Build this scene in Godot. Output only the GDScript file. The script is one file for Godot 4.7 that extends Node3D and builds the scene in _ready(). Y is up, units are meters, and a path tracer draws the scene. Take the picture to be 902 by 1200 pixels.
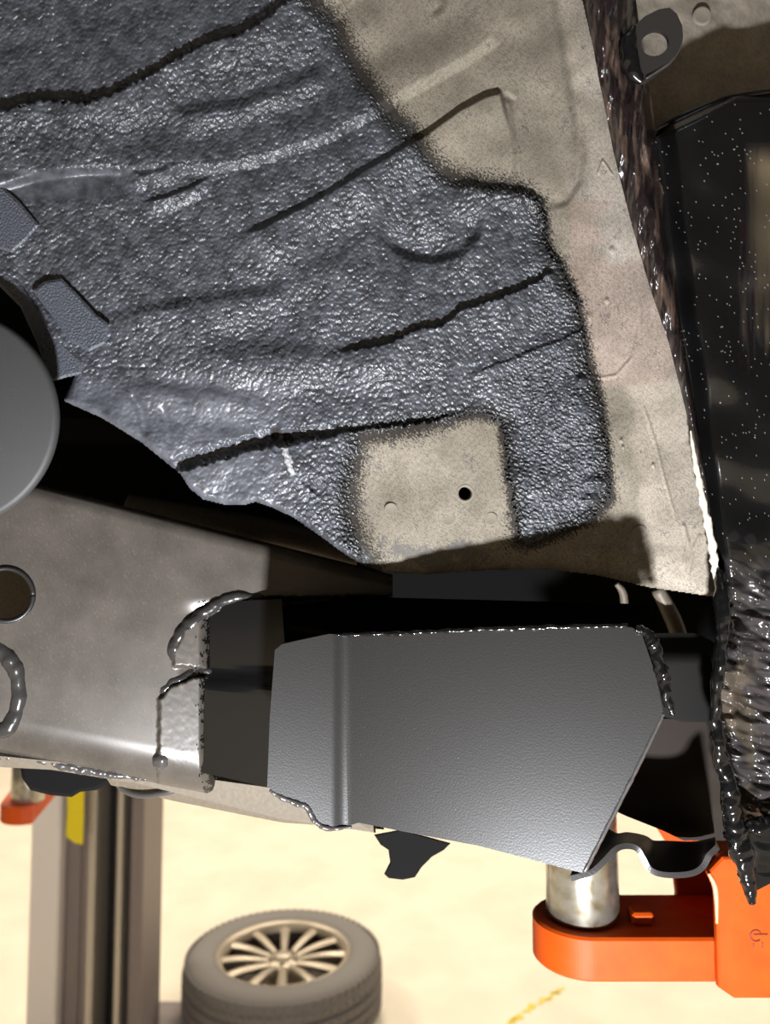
extends Node3D
# A raised car in a workshop, seen from under its body: coated wheel house panel, frame rail with its bracket, lift and floor.

const F := 906.0            # focal length in drawing units (the drawing is 902 x 1200)
const EYE := Vector3(0, 1.42, 0)
const PITCH := 4.0
var cam_basis := Basis(Vector3.RIGHT, deg_to_rad(PITCH))
var rng := RandomNumberGenerator.new()
var used := {}
var M := {}
var shift := 0.0           # moves a whole assembly away from or towards the viewer

# ------------------------------------------------------------------ helpers
func at(x: float, y: float, d: float) -> Vector3:          # a point measured across the view and in metres of depth
	var e := d + shift
	return EYE + cam_basis * Vector3((x - 451.0) * e / F, (600.0 - y) * e / F, -e)

func at3(v: Vector3) -> Vector3:
	return at(v.x, v.y, v.z)

func noise(kind: int, freq: float, sd: int, oct := 1) -> FastNoiseLite:
	var n := FastNoiseLite.new()
	n.noise_type = kind
	n.frequency = freq
	n.seed = sd
	if oct > 1:
		n.fractal_type = FastNoiseLite.FRACTAL_FBM
		n.fractal_octaves = oct
	else:
		n.fractal_type = FastNoiseLite.FRACTAL_NONE
	return n

func tex(n: FastNoiseLite, size := 512, normal := false, strength := 4.0) -> NoiseTexture2D:
	var t := NoiseTexture2D.new()
	t.width = size
	t.height = size
	t.seamless = true
	t.noise = n
	t.as_normal_map = normal
	t.bump_strength = strength
	return t

func ramp(n: FastNoiseLite, stops: Array, cols: Array, size := 512) -> NoiseTexture2D:
	var t := tex(n, size)
	var g := Gradient.new()
	g.offsets = PackedFloat32Array(stops)
	g.colors = PackedColorArray(cols)
	t.color_ramp = g
	return t

func mat(called: String, c: Color, rough: float, metal := 0.0) -> StandardMaterial3D:
	var m := StandardMaterial3D.new()
	m.resource_name = called
	m.albedo_color = c
	m.roughness = rough
	m.metallic = metal
	M[called] = m
	return m

func tri(m: StandardMaterial3D, s: float) -> void:
	m.uv1_triplanar = true
	m.uv1_world_triplanar = true
	m.uv1_scale = Vector3.ONE * s

func numbered(n: String) -> String:
	if not used.has(n):
		used[n] = 0
		return n
	used[n] += 1
	return "%s_%03d" % [n, used[n]]

func tag(o: Node, label := "", category := "", group := "", kind := "") -> void:
	if label: o.set_meta("label", label)
	if category: o.set_meta("category", category)
	if group: o.set_meta("group", group)
	if kind: o.set_meta("kind", kind)

func thing(called: String, label: String, category: String, where := Vector3.ZERO, group := "") -> Node3D:
	var o := Node3D.new()
	o.name = numbered(called)
	add_child(o)
	o.position = where
	tag(o, label, category, group)
	return o

func put(called: String, mesh: Mesh, m: Material, parent: Node3D, label := "") -> MeshInstance3D:
	var o := MeshInstance3D.new()
	o.name = called
	o.mesh = mesh
	o.material_override = m
	parent.add_child(o, true)
	if parent is Node3D and parent != self:
		o.position = -_base(parent)
	if label: o.set_meta("label", label)
	return o

func _base(p: Node3D) -> Vector3:       # meshes are made in world coordinates, parts sit under a thing's base
	var v := Vector3.ZERO
	var q: Node = p
	while q != self:
		v += (q as Node3D).position
		q = q.get_parent()
	return v

func struct(called: String, mesh: Mesh, m: Material, label: String, category: String) -> MeshInstance3D:
	var o := put(called, mesh, m, self)
	tag(o, label, category, "", "structure")
	return o

func done(st: SurfaceTool) -> ArrayMesh:
	st.generate_normals()
	return st.commit()

func begin(smooth := true) -> SurfaceTool:
	var st := SurfaceTool.new()
	st.begin(Mesh.PRIMITIVE_TRIANGLES)
	st.set_smooth_group(0 if smooth else -1)
	return st

func quad(st: SurfaceTool, a: Vector3, b: Vector3, c: Vector3, d: Vector3) -> void:   # clockwise from the front
	for p in [a, b, c, a, c, d]:
		st.add_vertex(p)

# a grid of points (nu across, nv down, seen from its front) as a smooth sheet; cells of «skip» are left out
func sheet(P: PackedVector3Array, nu: int, nv: int, C := PackedColorArray(), skip := PackedByteArray()) -> ArrayMesh:
	var N := PackedVector3Array()
	N.resize(P.size())
	for j in nv:
		var j0: int = maxi(j - 1, 0) * nu
		var j1: int = mini(j + 1, nv - 1) * nu
		for i in nu:
			var i0 := maxi(i - 1, 0)
			var i1 := mini(i + 1, nu - 1)
			N[j * nu + i] = (P[j1 + i] - P[j0 + i]).cross(P[j * nu + i1] - P[j * nu + i0]).normalized()
	var I := PackedInt32Array()
	I.resize((nu - 1) * (nv - 1) * 6)
	var k := 0
	var has := skip.size() > 0
	for j in nv - 1:
		for i in nu - 1:
			var a := j * nu + i
			if has and skip[a] == 1:
				continue
			I[k] = a
			I[k + 1] = a + 1
			I[k + 2] = a + nu + 1
			I[k + 3] = a
			I[k + 4] = a + nu + 1
			I[k + 5] = a + nu
			k += 6
	I.resize(k)
	var arr := []
	arr.resize(Mesh.ARRAY_MAX)
	arr[Mesh.ARRAY_VERTEX] = P
	arr[Mesh.ARRAY_NORMAL] = N
	arr[Mesh.ARRAY_INDEX] = I
	if C.size():
		arr[Mesh.ARRAY_COLOR] = C
	var m := ArrayMesh.new()
	m.add_surface_from_arrays(Mesh.PRIMITIVE_TRIANGLES, arr)
	return m

# the same grid as plate metal of real thickness
func shell(P: PackedVector3Array, nu: int, nv: int, th: float) -> ArrayMesh:
	var st := begin()
	var B := PackedVector3Array()
	B.resize(P.size())
	for j in nv:
		for i in nu:
			var n := (P[mini(j + 1, nv - 1) * nu + i] - P[maxi(j - 1, 0) * nu + i]).cross(P[j * nu + mini(i + 1, nu - 1)] - P[j * nu + maxi(i - 1, 0)]).normalized()
			B[j * nu + i] = P[j * nu + i] - n * th
	for j in nv - 1:
		for i in nu - 1:
			var a := j * nu + i
			quad(st, P[a], P[a + 1], P[a + nu + 1], P[a + nu])
			quad(st, B[a + 1], B[a], B[a + nu], B[a + nu + 1])
	st.set_smooth_group(-1)
	var l := (nv - 1) * nu
	for i in nu - 1:
		quad(st, B[i], B[i + 1], P[i + 1], P[i])
		quad(st, P[l + i], P[l + i + 1], B[l + i + 1], B[l + i])
	for j in nv - 1:
		quad(st, B[j * nu], P[j * nu], P[j * nu + nu], B[j * nu + nu])
		var r := j * nu + nu - 1
		quad(st, P[r], B[r], B[r + nu], P[r + nu])
	return done(st)

func along(poly: Array, t: float):
	var f := clampf(t, 0, 1) * (poly.size() - 1)
	var i := mini(int(f), poly.size() - 2)
	return poly[i].lerp(poly[i + 1], f - i)

func along_len(poly: Array, t: float) -> Vector2:
	var total := 0.0
	for i in poly.size() - 1:
		total += poly[i].distance_to(poly[i + 1])
	var want := clampf(t, 0, 1) * total
	for i in poly.size() - 1:
		var d: float = poly[i].distance_to(poly[i + 1])
		if want <= d or i == poly.size() - 2:
			return poly[i].lerp(poly[i + 1], want / maxf(d, 1e-6))
		want -= d
	return poly[-1]

# sheet spanned by four edges; depth is a Callable(x, y) in metres
func coons(top: Array, bottom: Array, left: Array, right: Array, nu: int, nv: int, depth: Callable) -> PackedVector3Array:
	var P := PackedVector3Array()
	P.resize(nu * nv)
	var c00: Vector2 = top[0]
	var c10: Vector2 = top[-1]
	var c01: Vector2 = bottom[0]
	var c11: Vector2 = bottom[-1]
	for j in nv:
		var v := float(j) / (nv - 1)
		var L := along_len(left, v)
		var R := along_len(right, v)
		for i in nu:
			var u := float(i) / (nu - 1)
			var p := along_len(top, u) * (1 - v) + along_len(bottom, u) * v + L * (1 - u) + R * u - (c00 * (1 - u) * (1 - v) + c10 * u * (1 - v) + c01 * (1 - u) * v + c11 * u * v)
			P[j * nu + i] = at(p.x, p.y, depth.call(p.x, p.y))
	return P

func spline(poly: Array, n: int) -> Array:
	var out := []
	for k in n:
		var f := float(k) / (n - 1) * (poly.size() - 1)
		var i := mini(int(f), poly.size() - 2)
		out.append(poly[i].cubic_interpolate(poly[i + 1], poly[maxi(i - 1, 0)], poly[mini(i + 2, poly.size() - 1)], f - i))
	return out

# a tube through points (x, y, depth); radius in metres, lumpy by «amp»; flat squeezes it along the view
func tube(pts: Array, rad: Array, n: int, ring := 12, amp := 0.0, sd := 1, freq := 120.0, world := false) -> ArrayMesh:
	var nz := noise(FastNoiseLite.TYPE_SIMPLEX, freq, sd, 3)
	var s := spline(pts if world else pts.map(func(p): return at3(p)), n)
	var st := begin()
	var rows := []
	var up := Vector3.ZERO
	for k in n:
		var d: Vector3 = (s[mini(k + 1, n - 1)] - s[maxi(k - 1, 0)]).normalized()
		if k == 0:
			up = d.cross(Vector3(0.3, 0.2, 1)).normalized()
		up = (up - d * up.dot(d)).normalized()
		var side := d.cross(up)
		var f := float(k) / (n - 1) * (rad.size() - 1)
		var i := mini(int(f), rad.size() - 2)
		var r := lerpf(rad[i], rad[i + 1], smoothstep(0, 1, f - i))
		var row := []
		for q in ring:
			var a := TAU * q / ring
			var dir := up * cos(a) + side * sin(a)
			var rr := r
			if amp > 0.0:
				rr *= 1.0 + amp * nz.get_noise_3dv((s[k] + dir * r))
			row.append(s[k] + dir * rr)
		rows.append(row)
	for k in n - 1:
		for q in ring:
			var q1 := (q + 1) % ring
			quad(st, rows[k][q], rows[k + 1][q], rows[k + 1][q1], rows[k][q1])
	for q in ring:
		var q1 := (q + 1) % ring
		for p in [s[0], rows[0][q], rows[0][q1]]: st.add_vertex(p)
		for p in [s[n - 1], rows[n - 1][q1], rows[n - 1][q]]: st.add_vertex(p)
	return done(st)

# a flat outline (Vector2 list) given depth and thickness, edges chamfered; mapping turns (x, y, z) into a point
func slab(poly: PackedVector2Array, z0: float, z1: float, bev: float, mapping: Callable, bz := -1.0) -> ArrayMesh:
	if bz < 0.0: bz = bev
	var st := begin(false)
	if Geometry2D.is_polygon_clockwise(poly):
		poly.reverse()
	var n := poly.size()
	var inner := PackedVector2Array()
	for i in n:
		var a := (poly[i] - poly[(i + n - 1) % n]).normalized()
		var b := (poly[(i + 1) % n] - poly[i]).normalized()
		var t := (a + b).normalized()
		var nn := Vector2(-t.y, t.x)
		inner.append(poly[i] + nn * bev * (1.0 / maxf(0.5, nn.dot(Vector2(-a.y, a.x)))))
	var tris := Geometry2D.triangulate_polygon(inner)
	if tris.is_empty():
		inner = poly
		tris = Geometry2D.triangulate_polygon(inner)
	var sg := signf(z1 - z0)
	var rings := [[inner, z0], [poly, z0 + bz * sg], [poly, z1 - bz * sg], [inner, z1]]
	for r in 3:
		for i in n:
			var j := (i + 1) % n
			var A: Vector3 = mapping.call(rings[r][0][i].x, rings[r][0][i].y, rings[r][1])
			var B: Vector3 = mapping.call(rings[r][0][j].x, rings[r][0][j].y, rings[r][1])
			var C: Vector3 = mapping.call(rings[r + 1][0][j].x, rings[r + 1][0][j].y, rings[r + 1][1])
			var D: Vector3 = mapping.call(rings[r + 1][0][i].x, rings[r + 1][0][i].y, rings[r + 1][1])
			quad(st, A, B, C, D)
	for k in range(0, tris.size(), 3):
		for q in [0, 1, 2]:
			var p := inner[tris[k + q]]
			st.add_vertex(mapping.call(p.x, p.y, z0))
		for q in [0, 2, 1]:
			var p := inner[tris[k + q]]
			st.add_vertex(mapping.call(p.x, p.y, z1))
	st.generate_normals()
	return st.commit()

func box(c: Vector3, s: Vector3, bev := 0.004, b := Basis()) -> ArrayMesh:
	var st := begin(false)
	var h := s / 2
	bev = minf(bev, minf(h.x, minf(h.y, h.z)) * 0.9)
	for ax in 3:                                   # six faces inset by the bevel, twelve edge strips, eight corners
		for sg in [-1.0, 1.0]:
			var e := [Vector3.ZERO, Vector3.ZERO, Vector3.ZERO]
			var u := (ax + 1) % 3
			var w := (ax + 2) % 3
			var pts := []
			for q in [[-1, -1], [1, -1], [1, 1], [-1, 1]]:
				var p := Vector3.ZERO
				p[ax] = sg * h[ax]
				p[u] = q[0] * (h[u] - bev)
				p[w] = q[1] * (h[w] - bev)
				pts.append(c + b * p)
			if sg > 0: pts.reverse()
			quad(st, pts[0], pts[1], pts[2], pts[3])
	for ax in 3:
		var u := (ax + 1) % 3
		var w := (ax + 2) % 3
		for su in [-1.0, 1.0]:
			for sw in [-1.0, 1.0]:
				var pts := []
				for q in [[-1, 0], [1, 0], [1, 1], [-1, 1]]:
					var p := Vector3.ZERO
					p[ax] = q[0] * (h[ax] - bev)
					p[u] = su * (h[u] - (bev if q[1] == 1 else 0.0))
					p[w] = sw * (h[w] - (0.0 if q[1] == 1 else bev))
					pts.append(c + b * p)
				if su * sw < 0: pts.reverse()
				quad(st, pts[0], pts[1], pts[2], pts[3])
	for sx in [-1.0, 1.0]:
		for sy in [-1.0, 1.0]:
			for sz in [-1.0, 1.0]:
				var k := Vector3(sx, sy, sz)
				var pts := [k * (h - Vector3(0, bev, bev)), k * (h - Vector3(bev, 0, bev)), k * (h - Vector3(bev, bev, 0))]
				if sx * sy * sz > 0: pts.reverse()
				for p in pts: st.add_vertex(c + b * p)
	return done(st)

# profile of (radius, height) turned round an axis
func lathe(profile: Array, c: Vector3, axis: Basis, n := 48, smooth := true, from := 0.0, to := TAU) -> ArrayMesh:
	var st := begin(smooth)
	for k in n:
		var a0 := from + (to - from) * k / n
		var a1 := from + (to - from) * (k + 1) / n
		var d0 := Vector3(cos(a0), 0, sin(a0))
		var d1 := Vector3(cos(a1), 0, sin(a1))
		for i in profile.size() - 1:
			var p: Vector2 = profile[i]
			var q: Vector2 = profile[i + 1]
			quad(st, c + axis * (d0 * p.x + Vector3.UP * p.y), c + axis * (d0 * q.x + Vector3.UP * q.y), c + axis * (d1 * q.x + Vector3.UP * q.y), c + axis * (d1 * p.x + Vector3.UP * p.y))
	return done(st)

func v2(a: Array) -> Array:
	var out := []
	for i in range(0, a.size(), 2):
		out.append(Vector2(a[i], a[i + 1]))
	return out

func pv2(a: Array) -> PackedVector2Array:
	return PackedVector2Array(v2(a))

# ------------------------------------------------------------------ the wheel house panel as a field of heights
const G := 1.2
const X0 := -48.0
const Y0 := -48.0
const NX := 748
const NY := 632
const PD := 0.50            # its distance
var H := PackedFloat32Array()
var T := PackedFloat32Array()

# nearest point of a polyline: x = signed distance (positive on its right hand, below a line drawn left to right), y = place along it 0..1
func near(poly: Array, x: float, y: float) -> Vector2:
	var best := 1e9
	var out := Vector2.ZERO
	var n := poly.size() - 1
	for i in n:
		var a: Vector2 = poly[i]
		var b: Vector2 = poly[i + 1]
		var dx := b.x - a.x
		var dy := b.y - a.y
		var rx := x - a.x
		var ry := y - a.y
		var t := clampf((rx * dx + ry * dy) / (dx * dx + dy * dy), 0, 1)
		var ex := rx - dx * t
		var ey := ry - dy * t
		var d := ex * ex + ey * ey
		if d < best:
			best = d
			out = Vector2(1.0 if dx * ry - dy * rx > 0 else -1.0, (i + t) / n)
	out.x *= sqrt(best)
	return out

func stroke(A: PackedFloat32Array, poly: Array, wa: float, wb: float, h: float, t0 := 0.12, t1 := 0.12, wob := 0.0) -> void:
	var lo := Vector2(1e9, 1e9)
	var hi := -lo
	for p in poly:
		lo = lo.min(p)
		hi = hi.max(p)
	var m := maxf(wa, wb) + wob
	var nz := noise(FastNoiseLite.TYPE_SIMPLEX, 0.09, 5, 2)
	for j in range(maxi(0, int((lo.y - m - Y0) / G)), mini(NY, int((hi.y + m - Y0) / G) + 2)):
		for i in range(maxi(0, int((lo.x - m - X0) / G)), mini(NX, int((hi.x + m - X0) / G) + 2)):
			var x := X0 + i * G
			var y := Y0 + j * G
			var r := near(poly, x, y)
			var s := r.x
			if wob > 0.0:
				s += wob * nz.get_noise_2d(x, y)
			var f := 0.0
			if s < 0.0:
				if s > -wa: f = smoothstep(-wa, 0, s)
			elif s < wb:
				f = 1.0 - smoothstep(0, wb, s)
			if f <= 0.0:
				continue
			if t0 > 0.0: f *= smoothstep(0, t0, r.y)
			if t1 > 0.0: f *= smoothstep(0, t1, 1.0 - r.y)
			A[j * NX + i] += h * f

func bump(A: PackedFloat32Array, cx: float, cy: float, rx: float, ry: float, h: float, hard := 0.0) -> void:
	for j in range(maxi(0, int((cy - ry - Y0) / G)), mini(NY, int((cy + ry - Y0) / G) + 2)):
		for i in range(maxi(0, int((cx - rx - X0) / G)), mini(NX, int((cx + rx - X0) / G) + 2)):
			var r := Vector2((X0 + i * G - cx) / rx, (Y0 + j * G - cy) / ry).length()
			if r < 1.0:
				A[j * NX + i] += h * (1.0 - smoothstep(hard, 1.0, r))

func build_panel(body: Node3D) -> void:
	var n := NX * NY
	H.resize(n)
	T.resize(n)
	H.fill(0)
	T.fill(0)
	var outline := pv2([-60, -60, 678, -60, 682, 0, 703, 90, 720, 180, 742, 260, 765, 340, 786, 400, 806, 480, 822, 560, 836, 640, 842, 700, 760, 688, 700, 674, 640, 667, 560, 669, 500, 673, 450, 671, 425, 662, 405, 650, 375, 628, 345, 607, 318, 594, 300, 588, 285, 592, 262, 591, 238, 585, 222, 572, 212, 556, 190, 538, 165, 518, 120, 490, 75, 470, 88, 440, 58, 447, 45, 405, 20, 350, 0, 322, -60, 270])
	# pressed folds, lips and dishes
	stroke(H, v2([-60, 142, 0, 131, 48, 118, 100, 121, 130, 112, 155, 98, 180, 86, 230, 56, 282, 40, 320, 16, 346, -5, 390, -60]), 3.0, 70, 16, 0, 0, 3.0)
	stroke(H, v2([-60, 240, 0, 212, 50, 197, 100, 192, 200, 191, 250, 190, 300, 182, 380, 155, 430, 128, 480, 99, 540, 66, 575, 42, 592, 0, 600, -60]), 50, 16, 10, 0, 0)
	stroke(H, v2([190, 142, 280, 128, 330, 110, 390, 84]), 18, 30, 9)
	stroke(H, v2([270, 283, 310, 268, 380, 232, 440, 195, 500, 160, 540, 131, 570, 115, 590, 110]), 8, 58, 10, 0.14, 0.04)
	stroke(H, v2([590, 110, 602, 118, 606, 160, 608, 205, 611, 228]), 6, 8, -3.5, 0.05, 0.2)
	stroke(H, v2([140, 200, 165, 207, 190, 203, 218, 188]), 8, 18, 9, 0.3, 0.3)
	stroke(H, v2([160, 240, 195, 232, 225, 220, 250, 206]), 3, 20, 7, 0.25, 0.3)
	stroke(H, v2([440, 262, 462, 284, 485, 295, 510, 298, 535, 291, 553, 272, 563, 240]), 62, 14, -12, 0.2, 0.15)
	stroke(H, v2([380, 414, 430, 409, 462, 400, 482, 390, 498, 385, 515, 384, 540, 364, 575, 353, 605, 342, 632, 328, 652, 316]), 2.5, 60, 11, 0.1, 0.05, 2.0)
	stroke(H, v2([200, 558, 240, 545, 290, 531, 320, 524, 350, 519, 390, 511, 430, 503, 470, 500, 510, 494, 562, 480]), 4, 80, 9, 0, 0.15, 2.5)
	stroke(H, v2([200, 548, 240, 535, 290, 521, 330, 513, 370, 508, 420, 500]), 13, 8, -9, 0, 0.35, 3.0)
	stroke(H, v2([120, 378, 180, 368, 250, 356, 300, 350, 370, 336]), 16, 46, 8, 0.2, 0.3)
	stroke(H, v2([200, 425, 300, 420, 390, 425, 480, 440]), 26, 44, 7, 0.3, 0.3)
	stroke(H, v2([648, -60, 654, 0, 668, 80, 678, 140, 680, 180, 676, 212, 662, 234, 640, 242]), 9, 12, -4, 0, 0.1)
	stroke(H, v2([505, 20, 515, 5, 522, -20]), 6, 10, -4, 0.4, 0)
	stroke(H, v2([120, 470, 170, 462, 260, 470, 330, 486]), 20, 30, 5, 0.3, 0.3)
	stroke(H, v2([150, 455, 165, 480, 172, 515]), 9, 9, -4, 0.3, 0.2)
	stroke(H, v2([188, 470, 196, 495, 200, 530]), 7, 9, -3, 0.3, 0.2)
	stroke(H, v2([640, 655, 700, 650, 780, 655, 830, 668]), 20, 26, 3, 0.3, 0.2)
	# ridges that the sealer brush left, and the brushed seam
	stroke(T, v2([686, 440, 704, 443, 722, 440, 740, 420, 750, 380, 749, 340]), 3, 3, 1.8, 0.1, 0.3)
	stroke(T, v2([700, 205, 706, 188, 718, 206]), 2.5, 2.5, 2.0, 0.1, 0.1)
	stroke(T, v2([752, 470, 768, 520, 778, 560, 795, 620]), 3, 3, 1.6, 0.1, 0.2)
	stroke(T, v2([800, 612, 806, 636, 800, 668]), 4, 4, 2.2, 0.1, 0.1)
	stroke(T, v2([822, 625, 812, 645, 805, 680]), 3, 5, 2.2, 0.1, 0.1)
	for p in [[717, 293, 5], [690, 371, 6], [711, 352, 4], [728, 516, 3], [730, 524, 2.5], [765, 545, 3]]:
		bump(T, p[0], p[1], p[2], p[2] * 1.3, 2.5)
	var low := noise(FastNoiseLite.TYPE_SIMPLEX, 1.0 / 150.0, 11, 2)
	var bottom := outline.slice(11, 37)
	var bedge := []
	for p in bottom: bedge.append(p)
	# where the coating lies: signed distance to its edge, laid out on a coarse grid
	var coat := pv2([-200, -200, 352, -200, 362, -10, 396, 30, 416, 70, 438, 105, 468, 140, 492, 165, 512, 196, 540, 210, 585, 216, 612, 222, 636, 236, 644, 290, 660, 312, 680, 358, 690, 420, 705, 470, 714, 540, 718, 585, 700, 606, 660, 625, 625, 640, 606, 636, 600, 600, 592, 540, 586, 492, 556, 487, 500, 500, 424, 514, 414, 560, 412, 600, 420, 640, 436, 665, 300, 760, -200, 760])
	var cpoly := []
	for p in coat: cpoly.append(p)
	cpoly.append(coat[0])
	var S := 4.0
	var cw := int(NX * G / S) + 3
	var ch := int(NY * G / S) + 3
	var CO := PackedFloat32Array()
	CO.resize(cw * ch)
	var BE := PackedFloat32Array()
	BE.resize(cw * ch)
	for j in ch:
		for i in cw:
			var x := X0 + i * S
			var y := Y0 + j * S
			var d := absf(near(cpoly, x, y).x)
			CO[j * cw + i] = d if Geometry2D.is_point_in_polygon(Vector2(x, y), coat) else -d
			var e := 99.0
			if y > 400.0:
				e = near(bedge, x, y).x
			BE[j * cw + i] = e
	# thick lips and beads of coating
	var TC := PackedFloat32Array()
	TC.resize(n)
	TC.fill(0)
	stroke(TC, v2([536, 214, 560, 220, 585, 224, 605, 230, 622, 228, 640, 244]), 12, 20, 5, 0.1, 0.1, 3.0)
	stroke(TC, v2([634, 244, 644, 280, 652, 315, 668, 345, 690, 372]), 8, 10, 4, 0.05, 0.3, 3.0)
	stroke(TC, v2([540, 444, 600, 421, 650, 402, 694, 383]), 3, 16, 3, 0.2, 0.1, 2.0)
	bump(TC, 681, 446, 9, 8, 7, 0.3)
	bump(TC, 698, 566, 20, 12, 6, 0.2)
	bump(TC, 690, 585, 16, 8, 4, 0.2)
	bump(TC, 322, 508, 7, 12, -8, 0.2)
	bump(TC, 338, 516, 8, 10, -7, 0.2)
	stroke(TC, v2([332, 522, 338, 540, 344, 562]), 6, 6, 4.5, 0.1, 0.3, 2.0)
	stroke(TC, v2([316, 524, 322, 534]), 5, 5, 4, 0.1, 0.1, 1.5)
	stroke(TC, v2([352, 560, 380, 580]), 7, 7, -4, 0.2, 0.2, 3.0)
	var peb := noise(FastNoiseLite.TYPE_CELLULAR, 1.0 / 5.6, 3)
	peb.cellular_return_type = FastNoiseLite.RETURN_DISTANCE
	peb.cellular_distance_function = FastNoiseLite.DISTANCE_EUCLIDEAN_SQUARED
	peb.domain_warp_enabled = true
	peb.domain_warp_amplitude = 3.0
	peb.domain_warp_frequency = 0.05
	var grit := noise(FastNoiseLite.TYPE_SIMPLEX, 1.0 / 4.2, 8, 2)
	var rope := noise(FastNoiseLite.TYPE_SIMPLEX, 1.0 / 11.0, 21, 2)
	var patch := noise(FastNoiseLite.TYPE_SIMPLEX, 1.0 / 46.0, 31, 3)
	var fine := noise(FastNoiseLite.TYPE_SIMPLEX, 0.42, 41)
	var dust := noise(FastNoiseLite.TYPE_SIMPLEX, 1.0 / 26.0, 51, 4)
	var streak := noise(FastNoiseLite.TYPE_SIMPLEX, 0.25, 61, 2)
	var P := PackedVector3Array()
	var Q := PackedVector3Array()
	var PC := PackedColorArray()
	var QC := PackedColorArray()
	P.resize(n)
	Q.resize(n)
	PC.resize(n)
	QC.resize(n)
	var skip := PackedByteArray()
	skip.resize(n)
	var skipq := PackedByteArray()
	skipq.resize(n)
	for j in NY:
		for i in NX:
			var k := j * NX + i
			var x := X0 + i * G
			var y := Y0 + j * G
			var fx := (x - X0) / S
			var fy := (y - Y0) / S
			var ci := int(fx)
			var cj := int(fy)
			fx -= ci
			fy -= cj
			var q := cj * cw + ci
			var c := lerpf(lerpf(CO[q], CO[q + 1], fx), lerpf(CO[q + cw], CO[q + cw + 1], fx), fy)
			var e := lerpf(lerpf(BE[q], BE[q + 1], fx), lerpf(BE[q + cw], BE[q + cw + 1], fx), fy)
			var out := not Geometry2D.is_point_in_polygon(Vector2(x + G * 0.5, y + G * 0.5), outline)
			skip[k] = 1 if out else 0
			var h := H[k] + 5.0 * low.get_noise_2d(x, y)
			var R := lerpf(9.0, 34.0, smoothstep(380, 560, x) * (1.0 - smoothstep(740, 840, x)))
			if e < R and y > 440.0:
				var w := 1.0 - maxf(e, 0.0) / R
				h -= R * (1.0 - sqrt(maxf(0.0, 1.0 - w * w)))
			var pa := patch.get_noise_2d(x, y)
			var fi := fine.get_noise_2d(x, y)
			# bare primer
			var sealer := smoothstep(655, 700, x) * (1.0 - smoothstep(735, 790, x - (y - 300) * 0.16)) * smoothstep(170, 230, y) * (1.0 - smoothstep(430, 460, y - (750 - x) * 0.1))
			var st := streak.get_noise_2d(x * 1.6, y * 0.10)
			var hp := h + T[k] + 0.14 * fi + 0.35 * sealer * st
			P[k] = at(x, y, PD - hp * PD / F)
			var base := Color(0.18, 0.158, 0.124)
			base = base.lerp(Color(0.255, 0.223, 0.18), smoothstep(-9.0, 9.0, x - 690.0 - (y - 200.0) * 0.16 + 6.0 * pa))
			base = base.lerp(Color(0.27, 0.24, 0.207), sealer * clampf(0.55 + st * 0.7, 0, 1))
			if sealer > 0.2 and y > 305.0 + pa * 22.0 or (sealer > 0.2 and y > 235.0 and x < 702.0 + pa * 30.0):
				base = base.lerp(Color(0.24, 0.182, 0.150), 0.6)
			base *= 1.0 + 0.22 * fi + 0.16 * pa
			if fi > 0.62: base *= 0.55
			# overspray: dark specks, thick near the coated edge and thinning out
			var soft := lerpf(40.0, 20.0, smoothstep(195.0, 240.0, y))
			soft = lerpf(soft, 40.0, (1.0 - smoothstep(490.0, 570.0, x)) * smoothstep(465.0, 500.0, y))
			soft = lerpf(soft, 60.0, smoothstep(585.0, 640.0, y) * smoothstep(395.0, 440.0, x) * (1.0 - smoothstep(560.0, 620.0, x)))
			var dens := clampf(1.0 + c / soft, 0.0, 1.0)
			dens *= dens
			var dots := 0.5 + 0.5 * grit.get_noise_2d(x * 2.3 + 300.0, y * 2.3)
			if dots < dens * 1.02 - 0.10:
				base = Color(0.029, 0.026, 0.022)
			if pa + dots > 1.3 - 0.95 * smoothstep(612.0, 652.0, y) * (1.0 - smoothstep(560.0, 640.0, x)):
				base = base.lerp(Color(0.05, 0.05, 0.055), 0.6)
			PC[k] = base
			# the black coating
			var ropey := smoothstep(560, 620, x) * smoothstep(385, 430, y)
			ropey = maxf(ropey, smoothstep(590, 640, x) * smoothstep(215, 240, y) * 0.8)
			var lump := smoothstep(-0.15, 0.35, pa + 0.1)
			var calm := smoothstep(430, 470, y) * (1.0 - smoothstep(280, 380, x)) * 0.62            # brushed smoother at the lower left
			var calm2 := smoothstep(196, 204, y) * (1.0 - smoothstep(232, 246, y + x * 0.06)) * (1.0 - smoothstep(120, 170, x)) * 0.85
			var near_hole := smoothstep(330, 370, x) * smoothstep(530, 560, y) * (1.0 - smoothstep(440, 470, x))
			var ba := (1.75 + 0.3 * lump + near_hole * 1.0) * (1.0 - maxf(calm, calm2))
			if y < 130.0 and x < 250.0: ba *= 0.8
			var pe := -peb.get_noise_2d(x + y * 0.25, y * 1.1)
			var gr := grit.get_noise_2d(x, y)
			var ro := absf(rope.get_noise_2d(x * 0.62 + y * 0.55, y * 1.25 - x * 0.42))
			var t := TC[k] + ba * (1.25 * pe * (1.0 - ropey * 0.8) + 0.36 * gr) + ropey * (3.4 * (0.45 - ro) + 0.3 * gr) + calm * 0.5 * rope.get_noise_2d(x * 0.4, y * 0.9)
			var fade := lerpf(5.0, 22.0, smoothstep(20.0, 40.0, soft))
			var edge := clampf((c + 5.0 * gr + 4.0 * pa) / fade, -1.0, 1.0)
			var cover := smoothstep(-0.25, 1.0, edge)
			Q[k] = at(x, y, PD - (h + 2.2 * cover + t * (0.4 + 0.6 * cover) - 1.9 * (1.0 - cover)) * PD / F)
			skipq[k] = 1 if out or edge < -0.5 else 0
			var du := clampf(dust.get_noise_2d(x, y) * 0.45 + 0.25 + calm * 0.6, 0, 1)
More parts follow.
